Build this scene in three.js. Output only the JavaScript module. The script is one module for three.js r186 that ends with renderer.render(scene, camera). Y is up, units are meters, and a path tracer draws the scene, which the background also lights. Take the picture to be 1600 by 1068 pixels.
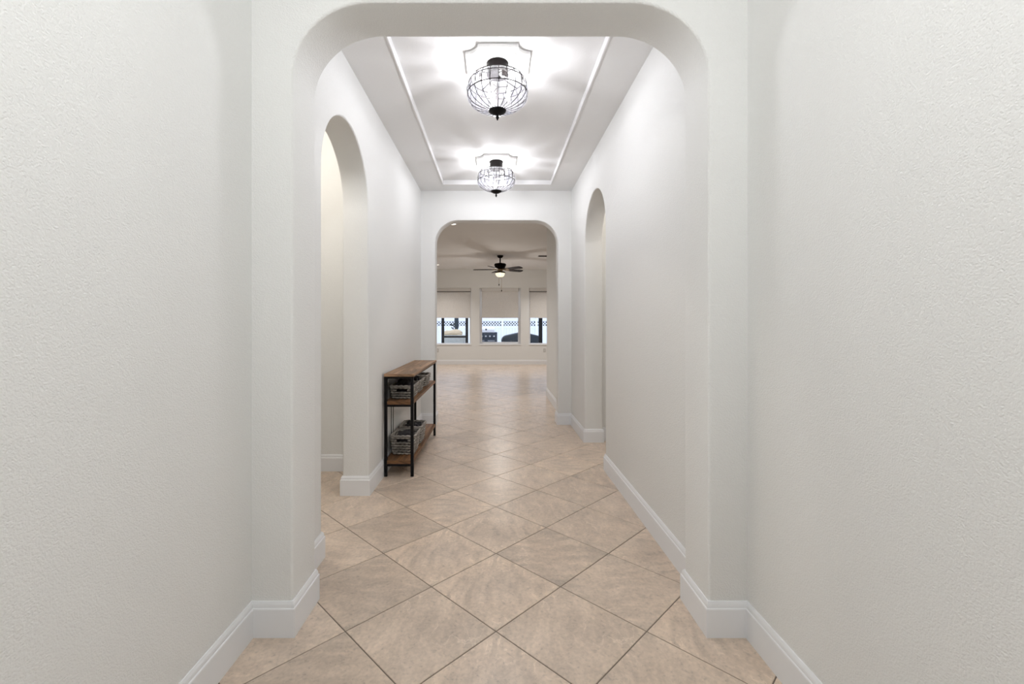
import * as THREE from 'three';
import { mergeGeometries, toCreasedNormals } from 'three/addons/utils/BufferGeometryUtils.js';
import { RoundedBoxGeometry } from 'three/addons/geometries/RoundedBoxGeometry.js';

// ------------------------------------------------------------------ camera, sky, exposure
// depth d runs away from the camera: world z = -d. The lens is level and shifted, focal length 695 px at 1600 x 1068.
const scene = new THREE.Scene();
const EYE = 1.32, FOCAL = 695;
const camera = new THREE.PerspectiveCamera(2 * Math.atan(563 / FOCAL) * 180 / Math.PI, 1650 / 1126, 0.05, 200);
camera.position.set(0, EYE, 0);
camera.setViewOffset(1650, 1126, 50, 58, 1600, 1068);
scene.add(camera);
scene.background = new THREE.Color().setRGB(1.6, 1.78, 2.15);
const renderer = new THREE.WebGLRenderer({ antialias: true });
renderer.toneMapping = THREE.LinearToneMapping;
renderer.toneMappingExposure = 1.1;
renderer.shadowMap.enabled = true;

// lamp strengths (candela per bulb) and colours
const HALL_LAMP = { i: 0.71, c: [1.0, 0.99, 0.965] };
const FOYER_LAMP = { i: 4.5, c: [0.985, 0.995, 1.0] };
const SIDE_LAMP = { i: 2.3, c: [1.0, 0.93, 0.85] };
const FAN_LAMP = { i: 3.6, c: [1.0, 0.955, 0.9] };
const CAN_LAMP = { i: 10.0, c: [1.0, 0.96, 0.925] };

// ------------------------------------------------------------------ helpers
let seed = 1234567;
const rnd = () => { seed = (seed * 1664525 + 1013904223) >>> 0; return seed / 4294967296; };
const R = (a, b) => a + (b - a) * rnd();
const lin = (r, g, b) => new THREE.Color().setRGB(r, g, b);
const used = new Map();
function numbered(n) { const k = used.get(n) || 0; used.set(n, k + 1); return k ? `${n}_${String(k).padStart(3, '0')}` : n; }
function tag(o, label, category, group, kind) {
  if (label) o.userData.label = label;
  if (category) o.userData.category = category;
  if (group) o.userData.group = group;
  if (kind) o.userData.kind = kind;
  return o;
}
function mesh(name, geo, mat, parent) {
  const m = new THREE.Mesh(geo, mat); m.name = parent ? name : numbered(name); m.castShadow = m.receiveShadow = true; (parent || scene).add(m); return m;
}
function thing(name, label, category, pos = [0, 0, 0], group) {
  const g = new THREE.Group(); g.name = numbered(name); g.position.set(...pos); scene.add(g); return tag(g, label, category, group);
}
function prep(g) { g = g.index ? g.toNonIndexed() : g; for (const k of Object.keys(g.attributes)) if (!['position', 'normal', 'uv'].includes(k)) g.deleteAttribute(k); return g; }
const merge = (list) => mergeGeometries(list.map(prep));
function box(x0, x1, y0, y1, z0, z1) { const g = new THREE.BoxGeometry(x1 - x0, y1 - y0, z1 - z0); g.translate((x0 + x1) / 2, (y0 + y1) / 2, (z0 + z1) / 2); return g; }
function rbox(x0, x1, y0, y1, z0, z1, r = 0.003, s = 2) { const g = new RoundedBoxGeometry(x1 - x0, y1 - y0, z1 - z0, s, r); g.translate((x0 + x1) / 2, (y0 + y1) / 2, (z0 + z1) / 2); return g; }
function rod(a, b, r, seg = 8) {
  const A = new THREE.Vector3(...a), B = new THREE.Vector3(...b), g = new THREE.CylinderGeometry(r, r, A.distanceTo(B), seg, 1);
  g.applyQuaternion(new THREE.Quaternion().setFromUnitVectors(new THREE.Vector3(0, 1, 0), B.clone().sub(A).normalize()));
  const m = A.add(B).multiplyScalar(0.5); return g.translate(m.x, m.y, m.z);
}
const lathe = (pts, seg = 32) => new THREE.LatheGeometry(pts.map(p => new THREE.Vector2(p[0], p[1])), seg);
function ring(r, y, t, seg = 48) { const g = new THREE.TorusGeometry(r, t, 8, seg); g.rotateX(Math.PI / 2); return g.translate(0, y, 0); }
function metricUV(g) {                              // uv in metres, from the side each face looks to
  g = prep(g); const p = g.attributes.position, uv = new Float32Array(p.count * 2), a = new THREE.Vector3(), b = new THREE.Vector3(), c = new THREE.Vector3();
  for (let i = 0; i < p.count; i += 3) {
    a.fromBufferAttribute(p, i); b.fromBufferAttribute(p, i + 1).sub(a); c.fromBufferAttribute(p, i + 2).sub(a); b.cross(c);
    const n = [Math.abs(b.x), Math.abs(b.y), Math.abs(b.z)];
    for (let k = 0; k < 3; k++) {
      const x = p.getX(i + k), y = p.getY(i + k), z = p.getZ(i + k);
      const q = n[0] >= n[1] && n[0] >= n[2] ? [z, y] : n[1] >= n[2] ? [x, z] : [x, y];
      uv[(i + k) * 2] = q[0]; uv[(i + k) * 2 + 1] = q[1];
    }
  }
  g.setAttribute('uv', new THREE.BufferAttribute(uv, 2)); return g;
}

// ------------------------------------------------------------------ noise and textures
function lattice(n, s) { let t = s * 7919 + 13; const a = new Float32Array(n * n); for (let i = 0; i < a.length; i++) { t = (t * 1664525 + 1013904223) >>> 0; a[i] = t / 4294967296; } return a; }
function noiseOf(n, s) {                            // periodic value noise, n cells a side
  const a = lattice(n, s), sm = t => t * t * (3 - 2 * t);
  return (u, v) => {
    let x = u * n, y = v * n; x -= Math.floor(x / n) * n; y -= Math.floor(y / n) * n;
    const i = Math.floor(x) % n, j = Math.floor(y) % n, i1 = (i + 1) % n, j1 = (j + 1) % n, fx = sm(x - Math.floor(x)), fy = sm(y - Math.floor(y));
    return (a[j * n + i] * (1 - fx) + a[j * n + i1] * fx) * (1 - fy) + (a[j1 * n + i] * (1 - fx) + a[j1 * n + i1] * fx) * fy;
  };
}
function fbm(s, n0, oct) { const f = []; for (let k = 0; k < oct; k++) f.push(noiseOf(n0 << k, s + k * 31)); return (u, v) => { let r = 0, w = 0.5, t = 0; for (const g of f) { r += w * g(u, v); t += w; w *= 0.5; } return r / t; }; }
function texture(size, fn, srgb) {
  const d = new Uint8Array(size * size * 4);
  for (let j = 0; j < size; j++) for (let i = 0; i < size; i++) {
    const c = fn(i / size, j / size, i, j), k = (j * size + i) * 4;
    d[k] = Math.max(0, Math.min(255, c[0])); d[k + 1] = Math.max(0, Math.min(255, c[1])); d[k + 2] = Math.max(0, Math.min(255, c[2])); d[k + 3] = 255;
  }
  const t = new THREE.DataTexture(d, size, size); t.wrapS = t.wrapT = THREE.RepeatWrapping; t.magFilter = THREE.LinearFilter; t.minFilter = THREE.LinearMipmapLinearFilter; t.generateMipmaps = true;
  if (srgb) t.colorSpace = THREE.SRGBColorSpace; t.needsUpdate = true; return t;
}
const peel = (() => { const a = noiseOf(210, 3), b = noiseOf(380, 9), c = noiseOf(40, 21); return texture(1024, (u, v) => { const h = 0.55 * a(u, v) + 0.3 * b(u, v) + 0.15 * c(u, v), k = 255 * Math.pow(Math.max(0, Math.min(1, (h - 0.25) * 2)), 0.8); return [k, k, k]; }); })(); peel.repeat.set(1.35, 1.35);
const M = {};
M.wall = new THREE.MeshStandardMaterial({ color: lin(0.84, 0.845, 0.83), roughness: 0.7, bumpMap: peel, bumpScale: 0.0008 });
M.ceiling = new THREE.MeshStandardMaterial({ color: lin(0.84, 0.84, 0.835), roughness: 0.85, bumpMap: peel, bumpScale: 0.0004 });
M.trim = new THREE.MeshStandardMaterial({ color: lin(0.86, 0.87, 0.885), roughness: 0.4 });
M.plaster = new THREE.MeshStandardMaterial({ color: lin(0.86, 0.86, 0.86), roughness: 0.55 });
M.grout = new THREE.MeshStandardMaterial({ color: lin(0.19, 0.155, 0.125), roughness: 0.95 });
M.blackMetal = new THREE.MeshPhysicalMaterial({ color: lin(0.006, 0.006, 0.007), roughness: 0.55, specularIntensity: 0.35 });
M.bronze = new THREE.MeshPhysicalMaterial({ color: lin(0.005, 0.003, 0.003), roughness: 0.45, specularIntensity: 0.16 });
M.white = new THREE.MeshStandardMaterial({ color: lin(0.82, 0.82, 0.81), roughness: 0.4 });

// tile stone: taupe slate look with clouds, oblique streaks, pale scratches and specks
const stoneBump = (() => { const a = fbm(77, 8, 5); return texture(512, (u, v) => { const k = 255 * a(u, v); return [k, k, k]; }); })();
function stone(s) {
  const cl = fbm(s, 3, 5), wp = fbm(s + 400, 2, 4), st = fbm(s + 800, 4, 5), ve = fbm(s + 1200, 3, 5), fi = fbm(s + 1600, 40, 3), pk = fbm(s + 2000, 2, 3);
  const tone = 0.975 + 0.05 * ((s * 0.37) % 1);
  return texture(512, (u, v) => {
    const w = wp(u, v) - 0.5, uu = u + 0.22 * w, vv = v - 0.22 * w;
    const c = (cl(uu, vv) - 0.5) * 2.1;
    const along = (uu + vv), across = (uu - vv);
    const s1 = (st(along, across * 3) - 0.5) * 1.5;
    const vein = Math.pow(Math.max(0, 1 - Math.abs(ve(along, across * 2) - 0.5) * 26), 2) * Math.max(0, cl(vv, uu) - 0.38) * 3;
    const g = fi(u, v) - 0.5, dk = Math.max(0, 0.36 - fi(v + 0.3, u)) * 4;
    const k = tone * (1 + 0.085 * c + 0.1 * s1 + 0.12 * g) - 0.1 * dk, p = (pk(u, v) - 0.5), w2 = 24 * vein;
    return [208 * k + 3 * p + w2, 189.5 * k + w2, 171 * k - 3 * p + w2];
  }, true);
}
const NT = 9, tileMats = [];
for (let k = 0; k < NT; k++) tileMats.push(new THREE.MeshStandardMaterial({ map: stone(11 + k * 17), roughness: 0.32, bumpMap: stoneBump, bumpScale: 0.0005 }));

// ------------------------------------------------------------------ floor: diagonal 18 inch tiles on a grout bed
const floorBed = mesh('floor', metricUV(box(-4.4, 5.2, -0.12, -0.0025, -14.4, 3.2)), M.grout);
tag(floorBed, 'beige stone-look tile floor laid diagonally through hall and rooms', 'floor', null, 'structure');
{
  const P = 0.4572, D = P * Math.SQRT2, gap = 0.0048, half = (P - gap) / 2, bev = 0.0016, th = 0.0075;
  function tileGeo(poly, turn) {                    // poly: [x, z] counter-clockwise seen from above, tile-local
    const n = poly.length, cen = poly.reduce((a, p) => [a[0] + p[0] / n, a[1] + p[1] / n], [0, 0]);
    const ins = poly.map(p => { const dx = cen[0] - p[0], dz = cen[1] - p[1], l = Math.hypot(dx, dz); return [p[0] + dx / l * bev * 1.4, p[1] + dz / l * bev * 1.4]; });
    const pos = [], uv = [], q = Math.PI / 4 + turn * Math.PI / 2, cs = Math.cos(q), sn = Math.sin(q);
    const put = (p, y) => { pos.push(p[0], y, p[1]); uv.push(0.5 + (p[0] * cs - p[1] * sn) / P, 0.5 + (p[0] * sn + p[1] * cs) / P); };
    for (let i = 1; i < n - 1; i++) { put(ins[0], 0); put(ins[i], 0); put(ins[i + 1], 0); }
    for (let i = 0; i < n; i++) { const j = (i + 1) % n; put(ins[i], 0); put(poly[i], -bev); put(poly[j], -bev); put(ins[i], 0); put(poly[j], -bev); put(ins[j], 0); }
    for (let i = 0; i < n; i++) { const j = (i + 1) % n; put(poly[i], -bev); put(poly[i], -th); put(poly[j], -th); put(poly[i], -bev); put(poly[j], -th); put(poly[j], -bev); }
    const g = new THREE.BufferGeometry(); g.setAttribute('position', new THREE.Float32BufferAttribute(pos, 3)); g.setAttribute('uv', new THREE.Float32BufferAttribute(uv, 2)); g.computeVertexNormals(); return g;
  }
  const h = half * Math.SQRT2, diamond = [[0, h], [h, 0], [0, -h], [-h, 0]];
  const whole = [0, 1, 2, 3].map(k => tileGeo(diamond, k));
  const zones = [[-1.1, 1.15, -3.1, 1.9], [-4.2, 5.0, 1.9, 6.0], [-4.2, 5.0, 6.0, 14.36]];   // x0, x1, d0, d1
  const list = [];
  for (let i = -16; i <= 16; i++) for (let j = -14; j <= 44; j++) {
    if ((i + j) & 1) continue;
    const x = i * D / 2, d = 1.909 + j * D / 2 + D / 2;   // vertices of the grid at x = 0, d = 1.909 + k D
    if (!zones.some(q => x > q[0] - 0.2 && x < q[1] + 0.2 && d > q[2] - 0.2 && d < q[3] + 0.2) || x < -4.05 || x > 4.85) continue;
    const px = d > 0.3 ? 775 + x * FOCAL / d : -9999, py = d > 0.3 ? 505 + EYE * FOCAL / d : 9999;
    let near = d > 0.8 ? 1 / (d * d * d) : 0;
    if (px < -100 || px > 1700 || py > 1500) near *= 0.01;
    const lo = d < 6 ? -1.15 : Math.max(-1.95, -0.83 * d / 5.9), hi = d < 6 ? 1.25 : Math.min(1.75, 0.95 * d / 6.5 + 0.1);
    if (x < lo - 0.3 || x > hi + 0.3) near *= 0.01;
    list.push({ x, d, near });
  }
  list.sort((a, b) => b.near - a.near);
  const rest = tileMats.map(() => []);
  list.forEach((t, k) => {
    const v = Math.floor(rnd() * NT), turn = Math.floor(rnd() * 4);
    let g = whole[turn];
    if (t.d + h > 14.36) {                          // cut along the far wall
      const out = [], zc = -(14.36 - t.d);
      if (t.d - h > 14.34) return;
      diamond.forEach((p, i) => { const q = diamond[(i + 1) % 4], a = p[1] >= zc, b = q[1] >= zc; if (a) out.push(p); if (a !== b) { const f = (zc - p[1]) / (q[1] - p[1]); out.push([p[0] + f * (q[0] - p[0]), zc]); } });
      if (out.length < 3) return; g = tileGeo(out, turn);
    }
    if (k < 300 && t.near > 1e-5) { const m = mesh('tile', g, tileMats[v], floorBed); m.position.set(t.x, 0, -t.d); }
    else rest[v].push(g.clone().translate(t.x, 0, -t.d));
  });
  const per = rest.map(a => a.length ? mergeGeometries(a) : null), ok = per.map((g, i) => i).filter(i => per[i]);
  const m = mesh('distant_tiles', mergeGeometries(ok.map(i => per[i]), true), ok.map(i => tileMats[i]), floorBed); m.userData.kind = 'stuff';
}

// ------------------------------------------------------------------ walls and ceiling
const H = 3.05, TRAY = 3.10, BT = 0.012;
function outline(x0, x1, l, r, top, rx, ry) {       // wall face with one opening that reaches the floor, its upper corners rounded
  const s = new THREE.Shape(); s.moveTo(x0, 0); s.lineTo(l, 0); s.lineTo(l, top - ry);
  s.absellipse(l + rx, top - ry, rx, ry, Math.PI, Math.PI / 2, true); if (r - l > 2 * rx + 0.01) s.lineTo(r - rx, top);
  s.absellipse(r - rx, top - ry, rx, ry, Math.PI / 2, 0, true); s.lineTo(r, 0); s.lineTo(x1, 0); s.lineTo(x1, H + 0.02); s.lineTo(x0, H + 0.02); s.closePath(); return s;
}
function slab(shape, th) {
  const g = new THREE.ExtrudeGeometry(shape, { depth: th - 2 * BT, bevelEnabled: true, bevelSize: BT, bevelOffset: -BT, bevelThickness: BT, bevelSegments: 3, curveSegments: 24 });
  return g.translate(0, 0, BT);
}
const finishWall = g => metricUV(toCreasedNormals(g, 0.7));
function wall(name, g, label, mat = M.wall) { return tag(mesh(name, g, mat), label, 'wall', null, 'structure'); }
function plainWall(name, x0, x1, d0, d1, label) { return wall(name, metricUV(box(x0, x1, -0.01, H + 0.01, -d1, -d0)), label); }
const D1 = 1.882, D2 = 2.12, E1 = 5.806, E2 = 5.99, FW = 14.3;
plainWall('wall_foyer_left', -1.184, -1.034, -3.0, D1 + 0.01, 'textured off-white foyer wall filling the left edge of the picture');
plainWall('wall_foyer_right', 1.064, 1.214, -3.0, D1 + 0.01, 'textured off-white foyer wall filling the right edge of the picture');
plainWall('wall_foyer_back', -1.184, 1.214, -3.15, -3.0, 'plain off-white foyer wall behind the viewer');
{
  const g = slab(outline(-4.4, 5.2, -0.861, 0.899, 2.68, 0.33, 0.31), D2 - D1); g.translate(0, 0, -D2);
  wall('wall_front', finishWall(g), 'off-white wall with the nearest wide rounded-corner archway');
}
{
  const g = slab(outline(D2 - 0.02, E1 + 0.02, 2.5, 3.42, 2.655, 0.46, 0.46), 0.2); g.rotateY(Math.PI / 2); g.translate(-1.18, 0, 0);
  wall('wall_hall_left', finishWall(g), 'white hall wall with round-topped archway beside the console table');
}
{
  const g = slab(outline(D2 - 0.02, E1 + 0.02, 4.0, 4.945, 2.655, 0.4725, 0.4725), 0.2); g.rotateY(Math.PI / 2); g.translate(0.985, 0, 0);
  wall('wall_hall_right', finishWall(g), 'white hall wall with slim round-topped archway opposite the console table');
}
{
  const g = slab(outline(-4.4, 5.2, -0.794, 0.81, 2.665, 0.3, 0.3), E2 - E1); g.translate(0, 0, -E2);
  wall('wall_end', finishWall(g), 'white wall at hall end with rounded archway into the living room');
}
plainWall('wall_side_room_far', -4.4, -1.17, 3.985, 4.13, 'pale wall seen inside the side room through the archway near the table');
plainWall('wall_side_room_outer', -4.4, -4.2, D2, E2 - 0.1, 'outer wall of the side room off the hall');
plainWall('wall_study_far', 1.175, 5.2, 5.02, 5.17, 'pale wall just inside the slim archway');
plainWall('wall_study_outer', 5.0, 5.2, D2, E2 - 0.1, 'outer wall of the room behind the slim archway');
plainWall('wall_partition', 0.93, 1.09, E2 - 0.01, 8.15, 'white partition wall just beyond the far archway, with a wall outlet');
plainWall('wall_living_left', -4.4, -4.2, E2, FW + 0.05, 'living room side wall out of view');
plainWall('wall_living_right', 5.0, 5.2, E2, FW + 0.05, 'far side wall of the living room out of view');
const WIN = [-1.47, 0.132, 1.73].map(c => ({ l: c - 0.6625, r: c + 0.6625, b: 0.637, t: 2.458, c }));
{
  const s = new THREE.Shape([[-4.4, -0.01], [5.2, -0.01], [5.2, H + 0.02], [-4.4, H + 0.02]].map(p => new THREE.Vector2(...p)));
  for (const w of WIN) s.holes.push(new THREE.Path([[w.l, w.b], [w.l, w.t], [w.r, w.t], [w.r, w.b]].map(p => new THREE.Vector2(...p))));
  const g = new THREE.ExtrudeGeometry(s, { depth: 0.2, bevelEnabled: false }); g.translate(0, 0, -FW - 0.2);
  wall('wall_far', metricUV(g), 'living room wall holding the three windows');
}
{
  const s = new THREE.Shape([[-4.4, -3.2], [5.2, -3.2], [5.2, FW + 0.2], [-4.4, FW + 0.2]].map(p => new THREE.Vector2(...p)));
  s.holes.push(new THREE.Path([[-0.666, 2.385], [-0.666, 5.54], [0.692, 5.54], [0.692, 2.385]].map(p => new THREE.Vector2(...p))));
  const g = new THREE.ExtrudeGeometry(s, { depth: TRAY - H, bevelEnabled: false }); g.rotateX(-Math.PI / 2); g.translate(0, H, 0);
  const c = mesh('ceiling', metricUV(merge([g, box(-4.4, 5.2, TRAY, TRAY + 0.15, -FW - 0.2, 3.2)])), M.ceiling);
  tag(c, 'white ceiling with a shallow rectangular tray over the hall', 'ceiling', null, 'structure');
  // narrow painted bead that lines the tray's step
  const t = 0.012, bead = [];
  for (const [x0, x1, d0, d1] of [[-0.666, -0.666 + t, 2.385, 5.54], [0.692 - t, 0.692, 2.385, 5.54], [-0.666, 0.692, 5.54 - t, 5.54], [-0.666, 0.692, 2.385, 2.385 + t]]) bead.push(rbox(x0, x1, H - 0.006, TRAY + 0.001, -d1, -d0, 0.004));
  tag(mesh('trim_1', merge(bead), M.plaster), 'white painted edge moulding around the hall ceiling tray', 'moulding', null, 'structure');
}

// ------------------------------------------------------------------ baseboards: one swept profile, mitred
const PROFILE = [[0.015, 0], [0.015, 0.117], [0.0138, 0.121], [0.0105, 0.1235], [0.0105, 0.129], [0.009, 0.137], [0.0058, 0.1445], [0.004, 0.148], [-0.002, 0.148]];
function baseboard(name, pts, side, label) {        // pts: [x, d] along the wall face; side: +1 keeps the room on the right while walking
  const P = pts.map(p => new THREE.Vector2(p[0], -p[1])), n = P.length, nor = [], miter = [];
  for (let i = 0; i < n - 1; i++) { const t = P[i + 1].clone().sub(P[i]).normalize(); nor.push(new THREE.Vector2(-t.y, t.x).multiplyScalar(side)); }
  for (let i = 0; i < n; i++) { const a = nor[Math.max(0, i - 1)], b = nor[Math.min(n - 2, i)], m = a.clone().add(b); m.multiplyScalar(1 / (1 + a.dot(b))); miter.push(m); }
  const pos = [], at = (i, q) => [P[i].x + miter[i].x * q[0], q[1], P[i].y + miter[i].y * q[0]];
  for (let i = 0; i < n - 1; i++) for (let k = 0; k < PROFILE.length - 1; k++) {
    const a = at(i, PROFILE[k]), b = at(i + 1, PROFILE[k]), c = at(i + 1, PROFILE[k + 1]), d = at(i, PROFILE[k + 1]);
    if (side > 0) pos.push(...a, ...d, ...c, ...a, ...c, ...b); else pos.push(...a, ...b, ...c, ...a, ...c, ...d);
  }
  for (const [i, f] of [[0, side], [n - 1, -side]]) for (let k = 0; k < PROFILE.length - 1; k++) { const a = at(i, [-0.002, 0]), b = at(i, PROFILE[k]), c = at(i, PROFILE[k + 1]); if (f > 0) pos.push(...a, ...b, ...c); else pos.push(...a, ...c, ...b); }
  const g = new THREE.BufferGeometry(); g.setAttribute('position', new THREE.Float32BufferAttribute(pos, 3)); g.setAttribute('uv', new THREE.Float32BufferAttribute(new Float32Array(pos.length / 3 * 2), 2)); g.computeVertexNormals();
  return tag(mesh(name, g, M.trim), label, 'baseboard', null, 'structure');
}
baseboard('baseboard_foyer_left', [[-1.034, -3], [-1.034, D1], [-0.861, D1], [-0.861, D2], [-0.98, D2], [-0.98, 2.5], [-1.18, 2.5], [-1.18, D2]], 1, 'white baseboard along the foyer wall and pier on the console table side');
baseboard('baseboard_hall_left', [[-4.2, 3.985], [-1.18, 3.985], [-1.18, 3.42], [-0.98, 3.42], [-0.98, E1], [-0.794, E1], [-0.794, E2], [-4.2, E2]], 1, 'white baseboard running behind the console table');
baseboard('baseboard_foyer_right', [[1.064, -3], [1.064, D1], [0.899, D1], [0.899, D2], [0.985, D2], [0.985, 4.0], [1.185, 4.0], [1.185, D2]], -1, 'white baseboard along the long blank hall wall and its pier');
baseboard('baseboard_hall_right', [[5.0, 5.02], [1.185, 5.02], [1.185, 4.945], [0.985, 4.945], [0.985, E1], [0.81, E1], [0.81, E2], [0.93, E2], [0.93, 8.15], [1.09, 8.15], [1.09, E2]], -1, 'white baseboard around the slim archway and partition');
baseboard('baseboard_far', [[-4.2, FW], [5.0, FW]], 1, 'white baseboard under the three living room windows');

// ------------------------------------------------------------------ windows and shades
M.vinyl = new THREE.MeshStandardMaterial({ color: lin(0.72, 0.71, 0.7), roughness: 0.45 });
M.glass = new THREE.MeshPhysicalMaterial({ color: 0xffffff, roughness: 0, transmission: 1, thickness: 0, ior: 1.45 });
const weave = (() => { const a = noiseOf(128, 5), b = noiseOf(256, 6); return texture(512, (u, v) => { const k = 255 * (0.95 + 0.03 * (a(u, v * 0.25) - 0.5) + 0.03 * (b(u * 0.25, v) - 0.5)); return [k, k * 0.985, k * 0.965]; }, true); })();
M.shade = new THREE.MeshPhysicalMaterial({ color: lin(0.92, 0.91, 0.89), map: weave, roughness: 1, transmission: 0.3, thickness: 0 });
M.cassette = new THREE.MeshStandardMaterial({ color: lin(0.72, 0.705, 0.68), roughness: 0.6 });
M.greyBar = new THREE.MeshStandardMaterial({ color: lin(0.2, 0.195, 0.185), roughness: 0.6 });
const winWords = ['with a black door frame standing outside it', 'in the middle, with grill and dark cover outside', 'partly hidden by the partition wall'];
WIN.forEach((w, i) => {
  const g = new THREE.Group(); g.name = `window_${i + 1}`; scene.add(g);
  tag(g, 'living room window ' + winWords[i], 'window', null, 'structure');
  const z = -FW - 0.15, f = i === 1 ? 0.08 : 0.045;
  mesh('frame', merge([rbox(w.l, w.l + f, w.b, w.t, z - 0.035, z + 0.035), rbox(w.r - f, w.r, w.b, w.t, z - 0.035, z + 0.035), rbox(w.l, w.r, w.b, w.b + f, z - 0.034, z + 0.034), rbox(w.l, w.r, w.t - f, w.t, z - 0.034, z + 0.034)]), M.vinyl, g);
  mesh('pane', box(w.l + f * 0.7, w.r - f * 0.7, w.b + f * 0.7, w.t - f * 0.7, z - 0.001, z + 0.001), M.glass, g);
  mesh('sill', rbox(w.l - 0.005, w.r + 0.005, w.b - 0.012, w.b + 0.022, -FW - 0.12, -FW + 0.018, 0.004), M.trim, g);
  const s = thing('roller_shade', ['pale fabric roller shade half lowered in the window with the black door frame outside', 'pale fabric roller shade half lowered in the middle window', 'pale fabric roller shade half lowered in the window cut off by the partition'][i], 'shade', [w.c, w.t, -FW - 0.07], 'half lowered roller shades');
  const hw = i === 1 ? 0.59 : 0.65, bot = 1.505 - w.t;
  mesh('cassette', rbox(-hw - 0.005, hw + 0.005, -0.1, -0.001, -0.04, 0.045, 0.01, 3), M.cassette, s);
  if (i !== 1) mesh('valance_lip', rbox(-hw - 0.004, hw + 0.004, -0.128, -0.1, -0.02, 0.04, 0.006), M.greyBar, s);
  mesh('fabric', box(-hw, hw, bot, -0.09, -0.001, 0.001), M.shade, s);
  mesh('hem_bar', rbox(-hw, hw, bot - 0.012, bot + 0.012, -0.006, 0.006, 0.004), M.cassette, s);
});

// ------------------------------------------------------------------ ceiling lights with their medallions
M.crystal = new THREE.MeshPhysicalMaterial({ color: lin(0.92, 0.925, 0.965), roughness: 0.1, transmission: 1, thickness: 0, ior: 1.6 });
M.cutGlass = new THREE.MeshPhysicalMaterial({ color: lin(0.95, 0.955, 0.985), roughness: 0.02, transmission: 1, thickness: 0.01, ior: 1.52 });
M.bulb = new THREE.MeshStandardMaterial({ color: 0xffffff, emissive: lin(1, 0.97, 0.93), emissiveIntensity: 2 });
M.socket = new THREE.MeshStandardMaterial({ color: lin(0.4, 0.38, 0.36), roughness: 0.5 });
function medallion(x, d, label) {
  const o = thing('ceiling_medallion', label, 'medallion', [x, TRAY, -d], 'plaster ceiling medallions');
  const plaque = (hw, r) => { const s = new THREE.Shape(); s.moveTo(-hw + r, -hw); s.lineTo(hw - r, -hw); s.absarc(hw, -hw, r, Math.PI, Math.PI / 2, true); s.lineTo(hw, hw - r); s.absarc(hw, hw, r, Math.PI * 1.5, Math.PI, true); s.lineTo(-hw + r, hw); s.absarc(-hw, hw, r, 0, -Math.PI / 2, true); s.lineTo(-hw, -hw + r); s.absarc(-hw, -hw, r, Math.PI / 2, 0, true); return s; };
  const frame = (hw, r, w, t) => { const s = plaque(hw, r), q = plaque(hw - w, r); s.holes.push(new THREE.Path(q.getPoints(10))); const g = new THREE.ExtrudeGeometry(s, { depth: t - 0.006, bevelEnabled: true, bevelSize: 0.005, bevelOffset: -0.005, bevelThickness: 0.003, bevelSegments: 3, curveSegments: 12 }); return g.rotateX(Math.PI / 2).translate(0, -0.003, 0); };
  mesh('panel', new THREE.ExtrudeGeometry(plaque(0.205, 0.083), { depth: 0.006, bevelEnabled: false, curveSegments: 12 }).rotateX(Math.PI / 2), M.plaster, o);
  mesh('outer_moulding', frame(0.213, 0.083, 0.022, 0.027), M.plaster, o);
  mesh('inner_moulding', frame(0.162, 0.083, 0.010, 0.012), M.plaster, o);
}
const N = 22, RINGS = [[0.178, -0.112], [0.197, -0.142], [0.204, -0.212]], BOWL = [[0.204, -0.212], [0.199, -0.24], [0.182, -0.267], [0.152, -0.29], [0.112, -0.308], [0.057, -0.322]];
function prism(a, b, ridge) {                       // crystal strip between two wires: profile points a..b down, cross-section with a raised ridge
  const w = Math.PI / N * 0.94, pos = [];
  const pt = (q, ang, out) => [Math.sin(ang) * (q[0] + out), q[1], Math.cos(ang) * (q[0] + out)];
  const cross = [[-w, 0], [-w * 0.45, ridge], [w * 0.45, ridge], [w, 0]], back = [[w, -0.004], [0, -0.006], [-w, -0.004]];
  const loop = [...cross, ...back], prof = [...a, ...b];
  for (let i = 0; i < prof.length - 1; i++) for (let k = 0; k < loop.length; k++) {
    const l = (k + 1) % loop.length, s0 = i === 0 ? 0.3 : 1, s1 = i === prof.length - 2 ? 0.3 : 1;
    const p = pt(prof[i], loop[k][0], loop[k][1] * s0), q = pt(prof[i], loop[l][0], loop[l][1] * s0), r = pt(prof[i + 1], loop[l][0], loop[l][1] * s1), t = pt(prof[i + 1], loop[k][0], loop[k][1] * s1);
    pos.push(...p, ...t, ...r, ...p, ...r, ...q);
  }
  const g = new THREE.BufferGeometry(); g.setAttribute('position', new THREE.Float32BufferAttribute(pos, 3)); g.setAttribute('uv', new THREE.Float32BufferAttribute(new Float32Array(pos.length / 3 * 2), 2)); g.computeVertexNormals(); return g;
}
const lerp2 = (a, b, t) => [a[0] + (b[0] - a[0]) * t, a[1] + (b[1] - a[1]) * t];
const prisms = [
  prism([lerp2(RINGS[0], RINGS[1], 0.08), lerp2(RINGS[0], RINGS[1], 0.3)], [lerp2(RINGS[0], RINGS[1], 0.7), lerp2(RINGS[0], RINGS[1], 0.92)], 0.005),
  prism([lerp2(RINGS[1], RINGS[2], 0.05), lerp2(RINGS[1], RINGS[2], 0.3)], [lerp2(RINGS[1], RINGS[2], 0.7), lerp2(RINGS[1], RINGS[2], 0.95)], 0.009),
  prism(BOWL.slice(0, 3), BOWL.slice(3), 0.008)];
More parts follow.
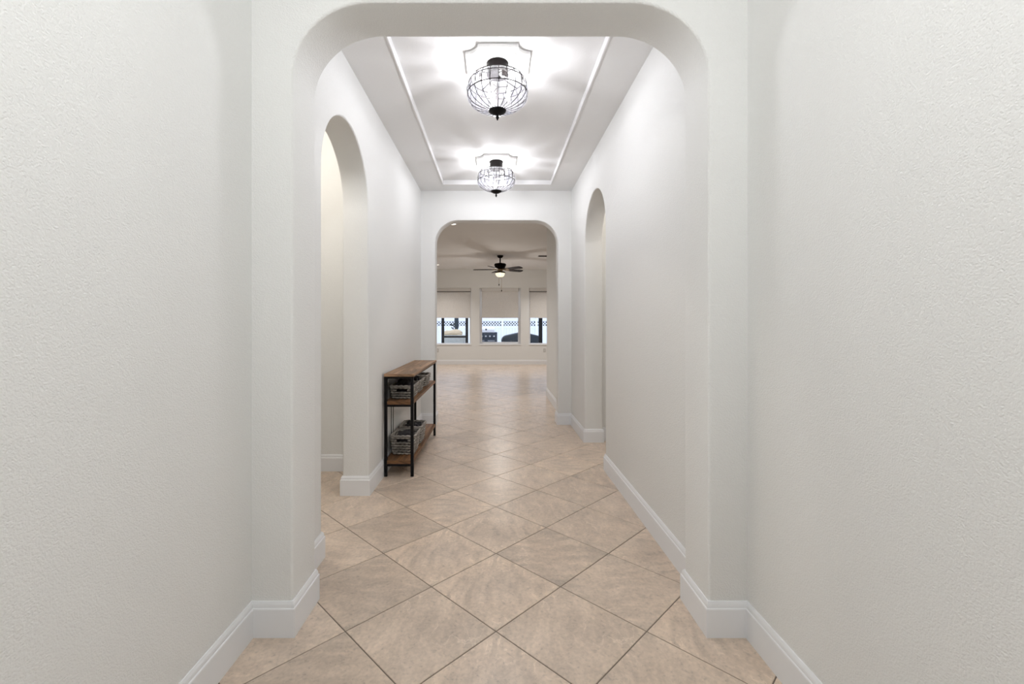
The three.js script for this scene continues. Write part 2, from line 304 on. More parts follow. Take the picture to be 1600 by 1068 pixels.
function ceilingLight(x, d, label) {
  const o = thing('ceiling_light', label, 'ceiling light', [x, TRAY - 0.006, -d], 'crystal bowl ceiling lights');
  mesh('canopy', lathe([[0, 0], [0.072, 0], [0.075, -0.006], [0.072, -0.014], [0.07, -0.07], [0.074, -0.078], [0.072, -0.086], [0.05, -0.092], [0, -0.093]]), M.bronze, o);
  for (const [k, n, t] of [[0, 'upper_ring', 0.0035], [1, 'middle_ring', 0.003], [2, 'lower_ring', 0.0035]]) mesh(n, ring(RINGS[k][0], RINGS[k][1], t), M.bronze, o);
  for (let k = 0; k < 4; k++) { const a = Math.PI / 4 + k * Math.PI / 2, s = Math.sin(a), c = Math.cos(a); mesh('arm', rod([s * 0.05, -0.088, c * 0.05], [s * 0.178, -0.112, c * 0.178], 0.004), M.bronze, o); }
  const wires = [];
  for (let k = 0; k < N; k++) {
    const a = (k + 0.5) / N * Math.PI * 2, s = Math.sin(a), c = Math.cos(a);
    const pts = [...RINGS.slice(0, 2), ...BOWL].map(q => new THREE.Vector3(s * q[0], q[1], c * q[0]));
    const ch = new THREE.CurvePath(); for (let i = 0; i < pts.length - 1; i++) ch.add(new THREE.LineCurve3(pts[i], pts[i + 1]));
    mesh('rib', new THREE.TubeGeometry(ch, 14, 0.0026, 5), M.bronze, o);
    prisms.forEach((g, j) => { const m = mesh(['crystal_chip', 'crystal_square', 'crystal_prism'][j], g, j === 1 && k % 3 === 0 ? M.cutGlass : M.crystal, o); m.rotation.y = k / N * Math.PI * 2; });
  }
  const cap = mesh('bottom_cap', lathe([[0, -0.312], [0.056, -0.315], [0.06, -0.322], [0.055, -0.332], [0.035, -0.343], [0.014, -0.35], [0, -0.351]]), M.blackMetal, o);
  mesh('finial', lathe([[0, -0.348], [0.006, -0.35], [0.006, -0.358], [0.0105, -0.364], [0.011, -0.372], [0.006, -0.38], [0.005, -0.386], [0, -0.39]], 16), M.blackMetal, cap);
  mesh('stem', rod([0, -0.09, 0], [0, -0.315, 0], 0.005), M.bronze, o);
  for (let k = 0; k < 3; k++) {
    const a = k * Math.PI * 2 / 3 + 0.5, px = Math.sin(a) * 0.075, pz = Math.cos(a) * 0.075;
    mesh('lamp_arm', merge([rod([0, -0.162, 0], [px, -0.162, pz], 0.004), rod([px, -0.16, pz], [px, -0.167, pz], 0.009)]), M.bronze, o);
    const so = mesh('socket', lathe([[0, 0], [0.013, 0], [0.013, -0.04], [0, -0.04]], 14).translate(px, -0.165, pz), M.socket, o);
    mesh('light_bulb', lathe([[0, 0], [0.01, 0], [0.016, -0.012], [0.0175, -0.026], [0.012, -0.046], [0.004, -0.062], [0, -0.064]], 16).translate(px, -0.205, pz), M.bulb, so);
    const l = new THREE.PointLight(lin(...HALL_LAMP.c), HALL_LAMP.i, 0, 2); l.position.set(px, -0.235, pz); l.castShadow = true; l.shadow.radius = 1.6; l.name = 'bulb_glow'; o.add(l);
  }
  o.rotation.y = d;
}
medallion(0.012, 3.038, 'white plaster ceiling medallion around the nearer crystal light');
medallion(0.004, 4.885, 'white plaster ceiling medallion around the crystal light by the far archway');
ceilingLight(0.010, 3.038, 'bronze and crystal bowl ceiling light, the nearer and larger of two');
ceilingLight(0.002, 4.885, 'bronze and crystal bowl ceiling light, the smaller one near the far archway');

// lights of the foyer and the two side rooms: flush domes on the ceiling
M.dome = new THREE.MeshStandardMaterial({ color: 0xffffff, emissive: lin(1, 0.97, 0.93), emissiveIntensity: 2, roughness: 0.5 });
M.warmDome = new THREE.MeshStandardMaterial({ color: 0xffffff, emissive: lin(1, 0.85, 0.66), emissiveIntensity: 2, roughness: 0.5 });
function domeLight(x, d, lamp, mat, label) {
  const o = thing('dome_light', label, 'ceiling light', [x, H, -d]);
  mesh('base', lathe([[0, 0], [0.17, 0], [0.175, -0.01], [0.17, -0.025], [0, -0.025]]), M.white, o);
  mesh('dome_shade', lathe([[0.16, -0.022], [0.155, -0.05], [0.13, -0.08], [0.08, -0.1], [0, -0.108]]), mat, o);
  const l = new THREE.PointLight(lin(...lamp.c), lamp.i, 0, 2); l.position.set(0, -0.07, 0); l.castShadow = true; l.shadow.radius = 3; l.name = 'dome_glow'; o.add(l);
}
domeLight(0.0, 0.1, FOYER_LAMP, M.dome, 'frosted dome light on the foyer ceiling above the viewer');
domeLight(-1.9, 2.985, SIDE_LAMP, M.warmDome, 'frosted dome light in the side room beyond the wide archway');
domeLight(2.0, 4.3, SIDE_LAMP, M.warmDome, 'frosted dome light in the room behind the slim archway');

// ------------------------------------------------------------------ living room ceiling: fan, recessed lights, vent
M.lens = new THREE.MeshStandardMaterial({ color: 0xffffff, emissive: lin(1, 0.93, 0.82), emissiveIntensity: 2.5 });
function can(x, d, label) {
  const o = thing('recessed_light', label, 'recessed light', [x, H, -d], 'recessed living room lights');
  mesh('trim_ring', lathe([[0.062, -0.001], [0.095, -0.001], [0.096, -0.004], [0.09, -0.008], [0.064, -0.009], [0.062, -0.001]]), M.white, o);
  mesh('lens', lathe([[0.064, -0.003], [0.03, -0.004], [0, -0.004]]).rotateX(0), M.lens, o);
  const l = new THREE.SpotLight(lin(...CAN_LAMP.c), CAN_LAMP.i, 0, 1.1, 0.6, 2); l.position.set(0, -0.02, 0); l.target.position.set(0, -2, 0); l.castShadow = true; l.shadow.radius = 2.5; l.name = 'can_glow'; o.add(l); o.add(l.target); l.target.name = 'can_aim';
}
can(-0.756, 7.73, 'recessed ceiling light just inside the top of the far archway');
can(-1.73, 13.1, 'recessed ceiling light above the window with the black door frame outside');
can(1.66, 13.1, 'recessed ceiling light above the window cut off by the partition');
{
  const o = thing('ceiling_vent', 'small dark air vent on the living room ceiling beside the partition edge', 'vent', [1.24, H, -11.4]);
  mesh('vent_frame', merge([rbox(-0.16, 0.16, -0.012, 0, -0.09, -0.07), rbox(-0.16, 0.16, -0.012, 0, 0.07, 0.09), rbox(-0.16, -0.14, -0.012, 0, -0.07, 0.07), rbox(0.14, 0.16, -0.012, 0, -0.07, 0.07)]), M.greyBar, o);
  for (let k = 0; k < 6; k++) mesh('slat', box(-0.14, 0.14, -0.001, 0.001, -0.012, 0.012).rotateX(0.6).translate(0, -0.008, -0.055 + k * 0.022), M.blackMetal, o);
}
{
  M.blade = new THREE.MeshPhysicalMaterial({ color: lin(0.012, 0.008, 0.006), roughness: 0.5, specularIntensity: 0.25 });
  M.brass = new THREE.MeshStandardMaterial({ color: lin(0.42, 0.3, 0.17), roughness: 0.35, metalness: 0.9 });
  M.fanBowl = new THREE.MeshStandardMaterial({ color: 0xffffff, emissive: lin(1, 0.9, 0.62), emissiveIntensity: 0.95, roughness: 0.4 });
  const o = thing('ceiling_fan', 'dark bronze five-blade ceiling fan with lit bowl in the living room', 'ceiling fan', [0.106, H, -11.35]);
  mesh('canopy', lathe([[0, 0], [0.078, 0], [0.078, -0.02], [0.06, -0.05], [0.03, -0.065], [0, -0.066]]), M.bronze, o);
  mesh('downrod', rod([0, -0.06, 0], [0, -0.2, 0], 0.016, 12), M.bronze, o);
  mesh('motor_housing', lathe([[0, -0.185], [0.035, -0.185], [0.05, -0.2], [0.13, -0.205], [0.152, -0.225], [0.152, -0.25], [0.135, -0.28], [0.125, -0.32], [0.09, -0.335], [0, -0.336]]), M.bronze, o);
  mesh('switch_housing', lathe([[0, -0.33], [0.06, -0.335], [0.07, -0.37], [0.055, -0.42], [0, -0.42]]), M.brass, o);
  const bs = new THREE.Shape(); bs.moveTo(0.2, -0.045); bs.bezierCurveTo(0.35, -0.075, 0.55, -0.085, 0.66, -0.07); bs.bezierCurveTo(0.7, -0.05, 0.7, 0.05, 0.66, 0.07); bs.bezierCurveTo(0.55, 0.085, 0.35, 0.075, 0.2, 0.045); bs.closePath();
  for (let k = 0; k < 5; k++) {
    const a = (176 + 72 * k) * Math.PI / 180;
    const b = mesh('blade', new THREE.ExtrudeGeometry(bs, { depth: 0.006, bevelEnabled: true, bevelSize: 0.002, bevelThickness: 0.002, bevelSegments: 1, curveSegments: 8 }).rotateX(Math.PI / 2 - 0.22), M.blade, o);
    b.position.y = -0.352; b.rotation.y = a;
    mesh('blade_iron', merge([rod([0.07, 0.005, 0], [0.19, 0, 0], 0.011), rbox(0.17, 0.27, -0.012, -0.004, -0.035, 0.035, 0.003).rotateX(-0.22)]), M.brass, b);
  }
  const f = mesh('light_fitter', lathe([[0, -0.41], [0.1, -0.415], [0.135, -0.43], [0.135, -0.445], [0.12, -0.45], [0, -0.45]]), M.bronze, o);
  mesh('bowl_shade', lathe([[0.12, -0.448], [0.118, -0.475], [0.1, -0.515], [0.065, -0.54], [0.02, -0.55], [0, -0.55]]), M.fanBowl, f);
  mesh('bowl_finial', lathe([[0, -0.548], [0.018, -0.55], [0.014, -0.562], [0.006, -0.575], [0, -0.576]], 12), M.bronze, f);
  for (const [x, e] of [[-0.03, 0.73], [0.035, 0.88]]) { const c = mesh('pull_chain', rod([x, -0.4, 0.13], [x, -e, 0.13], 0.0035, 6), M.brass, o); mesh('pull_fob', lathe([[0, 0], [0.008, -0.005], [0.013, -0.025], [0.009, -0.045], [0, -0.05]], 10).translate(x, -e, 0.13), M.bronze, c); }
  const l = new THREE.PointLight(lin(...FAN_LAMP.c), FAN_LAMP.i, 0, 2); l.position.set(0, -0.485, 0); l.castShadow = true; l.shadow.radius = 3; l.name = 'fan_glow'; o.add(l);
}

// ------------------------------------------------------------------ wall outlets
M.plate = new THREE.MeshStandardMaterial({ color: lin(0.55, 0.54, 0.52), roughness: 0.45 });
M.slot = new THREE.MeshStandardMaterial({ color: lin(0.03, 0.03, 0.03), roughness: 0.7 });
function outlet(x, y, d, turn, label) {
  const o = thing('wall_outlet', label, 'outlet', [x, y, -d]); o.rotation.y = turn;
  mesh('cover_plate', rbox(-0.036, 0.036, -0.058, 0.058, 0, 0.006, 0.003), M.plate, o);
  for (const s of [-1, 1]) { const r = mesh('receptacle', rbox(-0.017, 0.017, -0.014, 0.014, 0.005, 0.008, 0.002).translate(0, s * 0.021, 0), M.white, o); mesh('slot', merge([box(-0.008, -0.005, -0.005, 0.005, 0.007, 0.0085), box(0.005, 0.008, -0.005, 0.005, 0.007, 0.0085)]).translate(0, s * 0.021, 0), M.slot, r); }
}
outlet(-1.88, 0.455, FW, 0, 'small wall outlet under the window with the black door frame outside');
outlet(1.56, 0.455, FW, 0, 'small wall outlet under the window cut off by the partition');
outlet(0.93, 0.458, 6.73, -Math.PI / 2, 'small wall outlet on the partition beyond the far archway');

// ------------------------------------------------------------------ console table
function grain(s, base) {
  const a = fbm(s, 4, 5), b = fbm(s + 90, 8, 4), c = fbm(s + 170, 32, 3);
  return texture(512, (u, v) => { const w = a(u, v), r = b(u * 0.25 + 0.02 * w, v * 2 + 0.3 * w), k = 0.62 + 0.55 * r + 0.3 * (w - 0.5) + 0.22 * (c(u * 0.25, v * 2) - 0.5), d = Math.pow(Math.max(0, 1 - Math.abs(r - 0.5) * 16), 2) * 0.22; return [base[0] * (k - d), base[1] * (k - d), base[2] * (k - d)]; }, true);
}
M.wood = new THREE.MeshStandardMaterial({ map: grain(5, [160, 126, 96]), roughness: 0.55 });
M.woodDeep = new THREE.MeshStandardMaterial({ map: grain(55, [132, 92, 57]), roughness: 0.55 });
function plank(x0, x1, y0, y1, d0, d1) {            // board with grain along its length
  const g = prep(rbox(x0, x1, y0, y1, -d1, -d0, 0.003)), p = g.attributes.position, uv = g.attributes.uv, n = g.attributes.normal;
  for (let i = 0; i < p.count; i++) uv.setXY(i, p.getZ(i) * 0.7, (Math.abs(n.getY(i)) > 0.5 ? p.getX(i) : p.getY(i) + 0.37 * p.getX(i)) * 2.0);
  return g;
}
{
  const XL = -0.9515, XR = -0.724, Z0 = 3.842, Z1 = 5.24, w = 0.0125;
  const o = thing('console_table', 'narrow rustic wood and black metal console table against the hall wall', 'console table');
  const xo = XR + w, xi = XL - w;
  for (const [y0, y1, n, m] of [[0.862, 0.886, 'tabletop', M.wood], [0.62, 0.648, 'shelf', M.woodDeep], [0.108, 0.138, 'shelf', M.woodDeep]]) {
    const top = n === 'tabletop', e = top ? 0.008 : -0.003, mid = (xo + xi) / 2;
    const s = mesh(n, plank(xi - (top ? 0.001 : e), mid - 0.0008, y0, y1, Z0 - w - e, Z1 + w + e), m, o);
    mesh('plank', plank(mid + 0.0008, xo + e, y0, y1, Z0 - w - e, Z1 + w + e), m, s);
  }
  for (const x of [XL, XR]) for (const d of [Z0, Z1]) mesh('leg', rbox(x - w, x + w, 0.0005, 0.862, -d - w, -d + w, 0.0015), M.blackMetal, o);
  for (const y of [0.844, 0.602, 0.09]) for (const d of [Z0, Z1]) mesh('cross_rail', rbox(XL + w, XR - w, y, y + 0.018, -d - w * 0.9, -d + w * 0.9, 0.0015), M.blackMetal, o);
  for (const x of [XL]) for (const y of [0.844, 0.602, 0.09]) mesh('side_rail', rbox(x - w * 0.9, x + w * 0.9, y, y + 0.018, -Z1 + w, -Z0 - w, 0.0015), M.blackMetal, o);
  mesh('side_rail', rbox(XR - w * 0.9, XR + w * 0.4, 0.846, 0.862, -Z1 + w, -Z0 - w, 0.0015), M.blackMetal, o);
}
M.cable = new THREE.MeshStandardMaterial({ color: lin(0.01, 0.01, 0.01), roughness: 0.5 });
for (const [d, words] of [[4.12, 'thin black cord hanging behind the table, the one nearer its front end'], [4.2, 'thin black cord hanging behind the table, the one farther back']]) {
  const c = new THREE.CatmullRomCurve3([[0.6, -0.969], [0.45, -0.9695], [0.3, -0.969], [0.17, -0.962], [0.1495, -0.958]].map(p => new THREE.Vector3(p[1], p[0], -d)));
  tag(mesh('hanging_cord', new THREE.TubeGeometry(c, 20, 0.003, 6), M.cable), words, 'cord', 'cords behind the console table');
}

// ------------------------------------------------------------------ baskets
const rush = (() => { const a = fbm(31, 8, 4), b = fbm(63, 64, 2); return texture(256, (u, v) => { const k = 0.45 + 0.75 * a(u, v) + 0.5 * (b(u, v) - 0.5); return [188 * k, 181 * k, 172 * k]; }, true); })();
M.rush = new THREE.MeshStandardMaterial({ map: rush, roughness: 0.9 });
M.liner = new THREE.MeshStandardMaterial({ color: lin(0.012, 0.012, 0.014), roughness: 0.95 });
M.darkCloth = new THREE.MeshStandardMaterial({ color: lin(0.016, 0.015, 0.018), roughness: 0.9 });
M.darkCloth2 = new THREE.MeshStandardMaterial({ color: lin(0.05, 0.046, 0.05), roughness: 0.9 });
function basketParts(h, bw, bl, tw, tl, rows) {
  const rr = (hx, hz, r, n = 88) => { const s = new THREE.Shape(); s.moveTo(-hx + r, -hz); s.lineTo(hx - r, -hz); s.absarc(hx - r, -hz + r, r, -Math.PI / 2, 0); s.lineTo(hx, hz - r); s.absarc(hx - r, hz - r, r, 0, Math.PI / 2); s.lineTo(-hx + r, hz); s.absarc(-hx + r, hz - r, r, Math.PI / 2, Math.PI); s.lineTo(-hx, -hz + r); s.absarc(-hx + r, -hz + r, r, Math.PI, Math.PI * 1.5); return s.getSpacedPoints(n); };
  const tubes = [], rad = h / rows / 2 * 0.84, slot = tw * 0.22;
  for (let k = 0; k < rows; k++) {
    const t = (k + 0.5) / rows, hx = (bw + (tw - bw) * t) / 2, hz = (bl + (tl - bl) * t) / 2, pts = rr(hx, hz, 0.022).slice(0, -1), cut = k === rows - 2;
    const P = pts.map((p, i) => { const wv = Math.cos(i * Math.PI / 2 + (k & 1) * Math.PI) * 0.006, l = Math.hypot(p.x, p.y), q = new THREE.Vector3(p.x * (1 + wv / l), (t) * h + 0.0012 * Math.sin(i * 1.7 + k), p.y * (1 + wv / l)); q.open = cut && Math.abs(p.x) < slot && Math.abs(Math.abs(p.y) - hz) < 0.002; return q; });
    if (!cut) { tubes.push(new THREE.TubeGeometry(new THREE.CatmullRomCurve3(P, true), 176, rad, 6, true)); continue; }
    let run = []; const first = P.findIndex(q => q.open), n = P.length;
    for (let i = 0; i <= n; i++) { const q = P[(first + i) % n]; if (q.open) { if (run.length > 3) tubes.push(new THREE.TubeGeometry(new THREE.CatmullRomCurve3(run), run.length * 2, rad, 6)); run = []; } else run.push(q); }
    if (run.length > 3) tubes.push(new THREE.TubeGeometry(new THREE.CatmullRomCurve3(run), run.length * 2, rad, 6));
  }
  const rim = new THREE.TubeGeometry(new THREE.CatmullRomCurve3(rr(tw / 2, tl / 2, 0.024).slice(0, -1).map((p, i) => new THREE.Vector3(p.x, h + 0.002 * Math.sin(i * 1.5), p.y)), true), 176, rad * 1.15, 7, true);
  // lining: walls inside the weave up to the hand slots, and the bottom
  const lh = h * (rows - 2.15) / rows, w0 = bw / 2 - rad, l0 = bl / 2 - rad, w1 = w0 + (tw - bw) / 2 * lh / h, l1 = l0 + (tl - bl) / 2 * lh / h, pos = [];
  const lo = [[-w0, -l0], [w0, -l0], [w0, l0], [-w0, l0]], up = [[-w1, -l1], [w1, -l1], [w1, l1], [-w1, l1]];
  for (let i = 0; i < 4; i++) { const j = (i + 1) % 4, a = [lo[i][0], 0.004, lo[i][1]], b = [lo[j][0], 0.004, lo[j][1]], c = [up[j][0], lh, up[j][1]], d = [up[i][0], lh, up[i][1]]; pos.push(...a, ...b, ...c, ...a, ...c, ...d); }
  pos.push(-w0, 0.004, -l0, w0, 0.004, l0, w0, 0.004, -l0, -w0, 0.004, -l0, -w0, 0.004, l0, w0, 0.004, l0);
  const lin_ = new THREE.BufferGeometry(); lin_.setAttribute('position', new THREE.Float32BufferAttribute(pos, 3)); lin_.setAttribute('uv', new THREE.Float32BufferAttribute(new Float32Array(pos.length / 3 * 2), 2)); lin_.computeVertexNormals();
  return { body: merge(tubes), rim, liner: lin_ };
}
const small = basketParts(0.112, 0.165, 0.25, 0.2, 0.29, 5), large = basketParts(0.168, 0.175, 0.235, 0.215, 0.285, 7);
function basket(kind, x, y, d, label, turn = 0) {
  const o = thing('storage_basket', label, 'basket', [x, y, -d], 'woven baskets on the console table'); o.rotation.y = turn;
  mesh('woven_body', kind.body, M.rush, o); mesh('rim', kind.rim, M.rush, o); mesh('liner', kind.liner, M.liner, o);
}
function heap(x, y, d, w, l, h, mat, label, n = 20) { // crumpled dark cloth filling a basket
  const parts = [], nz = fbm(Math.round(d * 100), 4, 3);
  const put = (cx, cy, cz, rx, ry, rz) => { const g = new THREE.IcosahedronGeometry(1, 5), p = g.attributes.position; for (let i = 0; i < p.count; i++) { const a = [p.getX(i), p.getY(i), p.getZ(i)], k = 0.78 + 0.5 * nz(a[0] * 0.35 + cx * 3 + 0.5 + a[1] * 0.2, a[2] * 0.35 + cz * 3 + 0.5 - a[1] * 0.15); const up = 1 + 0.22 * Math.min(1, Math.max(0, cy + a[1] * ry * k) / h), cl = (v, m) => m * up * Math.tanh(v / m * 1.2); p.setXYZ(i, cl(cx + a[0] * rx * k, w / 2), Math.max(0.004, cy + a[1] * ry * k), cl(cz + a[2] * rz * k, l / 2)); } g.computeVertexNormals(); parts.push(g); };
  put(0, h * 0.42, 0, w * 0.47, h * 0.42, l * 0.47);
  for (let k = 0; k < n; k++) put(R(-0.4, 0.4) * w, h * R(0.52, 0.74), R(-0.42, 0.42) * l, w * R(0.16, 0.3), h * R(0.1, 0.22), l * R(0.08, 0.16));
  const m = tag(mesh('cloth_bundle', merge(parts), mat), label, 'cloth', 'dark cloth in the baskets'); m.position.set(x, y, -d); return m;
}
const BX = -0.838, UP = 0.648, LOW = 0.138;
basket(small, BX, UP + 0.001, 4.085, 'grey woven basket on the upper shelf, nearest the viewer');
basket(small, BX, UP + 0.001, 4.415, 'grey woven basket on the upper shelf, the middle one of three');
basket(small, BX, UP + 0.001, 4.845, 'grey woven basket on the upper shelf, at the far end');
basket(large, BX, LOW + 0.001, 4.125, 'deep grey woven basket on the bottom shelf, nearer the viewer');
basket(large, BX, LOW + 0.001, 4.475, 'deep grey woven basket on the bottom shelf, the farther one');
heap(BX, UP + 0.008, 4.085, 0.135, 0.215, 0.175, M.darkCloth, 'black cloth heaped in the nearest basket on the upper shelf');
heap(BX, UP + 0.008, 4.415, 0.135, 0.215, 0.165, M.darkCloth, 'black cloth heaped in the middle basket on the upper shelf');
heap(BX, LOW + 0.008, 4.125, 0.145, 0.2, 0.2, M.darkCloth2, 'dark rolled cloth in the nearer basket on the bottom shelf');
heap(BX, LOW + 0.008, 4.475, 0.145, 0.2, 0.2, M.darkCloth, 'dark cloth in the farther basket on the bottom shelf');

// ------------------------------------------------------------------ outside: patio, fence and what stands there
const GR = -0.2;
M.patio = new THREE.MeshStandardMaterial({ color: lin(0.5, 0.5, 0.5), roughness: 0.9, bumpMap: peel, bumpScale: 0.002 });
tag(mesh('patio_ground', metricUV(box(-12, 12, GR - 0.2, GR, -34, -FW - 0.2)), M.patio), 'pale concrete patio outside the windows', 'patio', null, 'structure');
M.fence = new THREE.MeshStandardMaterial({ color: lin(0.8, 0.84, 0.9), roughness: 0.45 });
{
  const z = -24, F = thing('vinyl_fence', 'white vinyl privacy fence with lattice top seen through the windows', 'fence', [0, GR, z]);
  const top = 1.607 - GR, l1 = 1.44 - GR, l0 = 1.175 - GR, x0 = 0.35, S = 1.83;
  for (let k = -2; k <= 2; k++) {
    const p = mesh('post', rbox(x0 + k * S - 0.065, x0 + k * S + 0.065, 0, top + 0.03, -0.065, 0.065, 0.006), M.fence, F);
    mesh('post_cap', new THREE.ConeGeometry(0.1, 0.07, 4).rotateY(Math.PI / 4).translate(x0 + k * S, top + 0.065, 0), M.fence, p);
  }
  for (let k = -2; k < 2; k++) {
    const a = x0 + k * S + 0.065, b = a + S - 0.13;
    for (const [y0, y1] of [[top - 0.09, top], [l1 - 0.0, l1 + 0.07], [l0 - 0.12, l0], [0.05, 0.17]]) mesh('rail', rbox(a, b, y0, y1, -0.025, 0.025, 0.005), M.fence, F);
    const nb = 11, bw = (b - a) / nb;
    for (let i = 0; i < nb; i++) mesh('board', rbox(a + i * bw + 0.002, a + (i + 1) * bw - 0.002, 0.16, l0 - 0.11, -0.012, 0.012, 0.004, 1), M.fence, F);
    mesh('board', rbox(a, b, l1 + 0.06, top - 0.08, -0.012, 0.012, 0.004, 1), M.fence, F);
    const sl = [], step = 0.15, hh = l1 - l0;
    for (let x = a - hh; x < b; x += step) for (const s of [-1, 1]) {
      let xa = s > 0 ? x : x + hh, xb = s > 0 ? x + hh : x, ya = l0, yb = l1; const f = (xx) => ya + (yb - ya) * (xx - xa) / (xb - xa);
      const clamp = v => Math.max(a, Math.min(b, v)), ca = clamp(xa), cb = clamp(xb), y1 = f(ca), y2 = f(cb); if (Math.abs(ca - cb) < 0.02) continue;
      const len = Math.hypot(cb - ca, y2 - y1), g = new THREE.BoxGeometry(len, 0.036, 0.006); g.rotateZ(Math.atan2(y2 - y1, cb - ca)); g.translate((ca + cb) / 2, (y1 + y2) / 2, s * 0.004); sl.push(g);
    }
    mesh('lattice', merge(sl), M.fence, F);
  }
}
{ // dark hedge behind the fence
  M.hedge = new THREE.MeshStandardMaterial({ color: lin(0.005, 0.009, 0.009), roughness: 1 });
  const g = new THREE.BoxGeometry(14, 1.78, 1.4, 180, 30, 24), p = g.attributes.position, n = fbm(404, 16, 4);
  for (let i = 0; i < p.count; i++) { const x = p.getX(i), y = p.getY(i), z = p.getZ(i), k = (n(x * 0.11 + z * 0.05, y * 0.13 + z * 0.09) - 0.5) * 0.5; p.setXYZ(i, x + k * 0.3, y + k * (y > 0 ? 0.25 : 0), z + k); }
  g.computeVertexNormals(); tag(mesh('hedge', g, M.hedge), 'dark hedge behind the white lattice fence', 'hedge').position.set(0, GR + 0.9, -25.4);
}
{
  const o = thing('screen_enclosure', 'black metal screen door frame and posts outside the windows', 'screen frame', [0, GR, -17]);
  const T = 2.75 - GR;
  for (const [x, w] of [[-2.03, 0.05], [-1.113, 0.05], [1.7, 0.07], [-4.6, 0.05], [4.8, 0.05]]) mesh('post', rbox(x - w, x + w, 0, T, -0.05, 0.05, 0.004), M.blackMetal, o);
  mesh('mid_rail', rbox(-1.98, -1.163, 0.775 - GR, 0.84 - GR, -0.025, 0.025, 0.004), M.blackMetal, o);
  mesh('top_beam', rbox(-4.65, 4.85, T, T + 0.1, -0.05, 0.05, 0.004), M.blackMetal, o);
}
{
  M.steel = new THREE.MeshStandardMaterial({ color: lin(0.62, 0.62, 0.64), roughness: 0.4, metalness: 0.6 });
  M.navy = new THREE.MeshStandardMaterial({ color: lin(0.016, 0.026, 0.045), roughness: 0.6 });
  const o = thing('gas_grill', 'stainless hooded barbecue grill on a dark cabinet outside the middle window', 'grill', [-0.42, GR, -18.2]);
  mesh('cabinet', rbox(-0.42, 0.47, 0.06, 0.98 - GR - 0.02, -0.28, 0.28, 0.01), M.navy, o);
  const hs = new THREE.Shape(); hs.moveTo(-0.28, 0); hs.lineTo(0.28, 0); hs.lineTo(0.26, 0.1); hs.bezierCurveTo(0.22, 0.2, 0.1, 0.22, 0, 0.22); hs.lineTo(-0.28, 0.2); hs.closePath();
  const hood = mesh('hood', new THREE.ExtrudeGeometry(hs, { depth: 0.76, bevelEnabled: false }).rotateY(-Math.PI / 2).translate(0.36, 0.955 - GR, 0), M.steel, o);
  mesh('thermometer', new THREE.CylinderGeometry(0.035, 0.035, 0.02, 16).rotateX(Math.PI / 2).translate(0.02, 0.955 - GR + 0.12, 0.262), M.blackMetal, hood);
  mesh('hood_handle', rod([-0.32, 0.975 - GR, 0.31], [0.3, 0.975 - GR, 0.31], 0.014), M.steel, hood);
  const cp = mesh('control_panel', rbox(-0.41, 0.46, 0.74 - GR, 0.87 - GR, 0.27, 0.31, 0.006), M.navy, o);
  for (let k = 0; k < 5; k++) mesh('knob', new THREE.CylinderGeometry(0.03, 0.034, 0.04, 14).rotateX(Math.PI / 2).translate(-0.32 + k * 0.165, 0.805 - GR, 0.325), M.steel, cp);
  for (const x of [-0.39, 0.03]) { const d = mesh('cabinet_door', rbox(x, x + 0.4, 0.14, 0.7 - GR, 0.27, 0.295, 0.006), M.navy, o); mesh('door_handle', rod([x + 0.06, 0.62 - GR, 0.31], [x + 0.34, 0.62 - GR, 0.31], 0.01), M.steel, d); }
}
{
  M.cover = new THREE.MeshStandardMaterial({ color: lin(0.012, 0.02, 0.028), roughness: 0.7 });
  const s = new THREE.Shape(), X = 0.25; s.moveTo(X, 0); s.lineTo(X - 0.02, 0.62 - GR); s.bezierCurveTo(X + 0.02, 0.77 - GR, X + 0.1, 0.8 - GR, X + 0.3, 0.84 - GR); s.lineTo(X + 0.75, 0.94 - GR); s.bezierCurveTo(X + 0.95, 0.96 - GR, X + 1.1, 0.93 - GR, X + 1.25, 0.87 - GR); s.bezierCurveTo(X + 1.45, 0.82 - GR, X + 1.62, 0.82 - GR, X + 1.64, 0.7 - GR); s.lineTo(X + 1.66, 0); s.closePath();
  const o = thing('covered_furniture', 'low dark cover draped over patio furniture outside the middle window', 'furniture cover', [0, GR, -19]);
  const c = mesh('cover', toCreasedNormals(new THREE.ExtrudeGeometry(s, { depth: 0.8, bevelEnabled: true, bevelSize: 0.06, bevelThickness: 0.06, bevelOffset: -0.06, bevelSegments: 4, curveSegments: 10 }).translate(0, 0, -0.4), 0.8), M.cover, o);
  mesh('pale_strap', rbox(X + 0.04, X + 0.34, 0.5 - GR, 0.535 - GR, 0.455, 0.475, 0.005), M.steel, c);
}
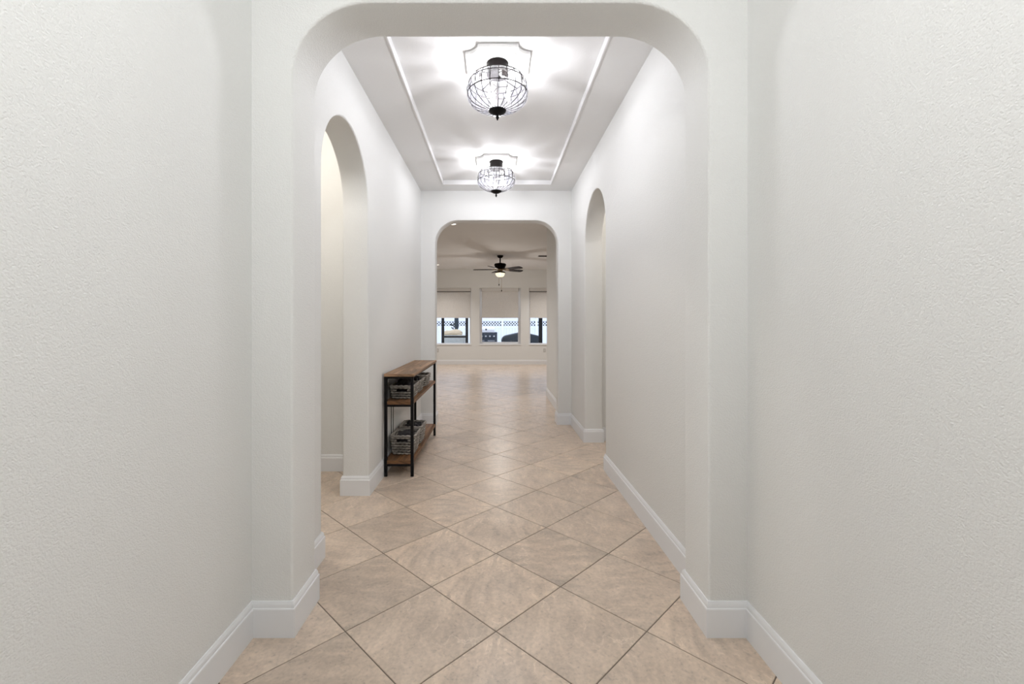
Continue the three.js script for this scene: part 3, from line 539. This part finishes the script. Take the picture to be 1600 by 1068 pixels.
{
  M.tan = new THREE.MeshStandardMaterial({ color: lin(0.5, 0.4, 0.27), roughness: 0.9, bumpMap: stoneBump, bumpScale: 0.03 });
  M.greyStone = new THREE.MeshStandardMaterial({ color: lin(0.42, 0.43, 0.4), roughness: 0.95, bumpMap: stoneBump, bumpScale: 0.02 });
  const o = thing('stone_planter', 'grey stone planter outside behind the black door frame', 'planter', [-1.75, GR, -19.2]);
  mesh('basin', rbox(-0.48, 0.42, 0, 0.78 - GR, -0.4, 0.4, 0.05, 4), M.greyStone, o); mesh('coping', rbox(-0.5, 0.44, 0.77 - GR, 0.82 - GR, -0.42, 0.42, 0.015, 3), M.greyStone, o);
  const g = new THREE.IcosahedronGeometry(1, 20), p = g.attributes.position, n = fbm(88, 3, 4);
  for (let i = 0; i < p.count; i++) { const a = [p.getX(i), p.getY(i), p.getZ(i)], k = 0.75 + 0.5 * n(a[0] * 0.3 + a[1] * 0.3 + 0.5, a[2] * 0.3 - a[1] * 0.2 + 0.5); p.setXYZ(i, a[0] * 0.4 * k, Math.max(0, a[1] + 0.3) * 0.19 * k, a[2] * 0.3 * k); }
  g.computeVertexNormals(); tag(mesh('tan_boulder', g, M.tan), 'tan rough boulder lying on the grey stone planter outside', 'rock').position.set(-1.83, 0.82, -19.2);
  M.leaf = new THREE.MeshStandardMaterial({ color: lin(0.01, 0.022, 0.022), roughness: 0.7 });
  const pl = thing('leafy_plant', 'small dark leafy sprig rising from behind the planter outside', 'plant', [-2.02, GR, -21.0]);
  mesh('stem', rod([0, 0, 0], [0.02, 1.5, 0], 0.012), M.leaf, pl);
  for (let k = 0; k < 7; k++) { const s = new THREE.Shape(); s.moveTo(0, 0); s.quadraticCurveTo(0.1, 0.07, 0.2, 0); s.quadraticCurveTo(0.1, -0.07, 0, 0); const lf = mesh('leaf', new THREE.ExtrudeGeometry(s, { depth: 0.004, bevelEnabled: false, curveSegments: 6 }), M.leaf, pl); lf.position.set(0.015, 1.2 + k * 0.05, 0); lf.rotation.set(0.3 * (k % 3 - 1), k * 2.4, 0.5); }
  const u = thing('patio_umbrella', 'closed dark patio umbrella standing outside behind the planter', 'umbrella', [-1.9, GR, -21.4]);
  mesh('pole', rod([0, 0.05, 0], [0, 2.6, 0], 0.022, 10), M.steel, u);
  mesh('umbrella_base', lathe([[0, 0], [0.25, 0], [0.25, 0.05], [0.05, 0.09], [0.03, 0.2], [0, 0.2]]), M.blackMetal, u);
  const cg = lathe([[0.03, 1.22], [0.06, 1.24], [0.095, 1.35], [0.085, 1.8], [0.06, 2.3], [0.03, 2.62], [0, 2.64]], 40), q = cg.attributes.position;
  for (let i = 0; i < q.count; i++) { const x = q.getX(i), z = q.getZ(i), k = 1 + 0.16 * Math.cos(8 * Math.atan2(z, x)); q.setX(i, x * k); q.setZ(i, z * k); } cg.computeVertexNormals();
  M.teal = new THREE.MeshStandardMaterial({ color: lin(0.014, 0.03, 0.045), roughness: 0.8 });
  mesh('folded_canopy', cg, M.teal, u);
}

renderer.render(scene, camera);
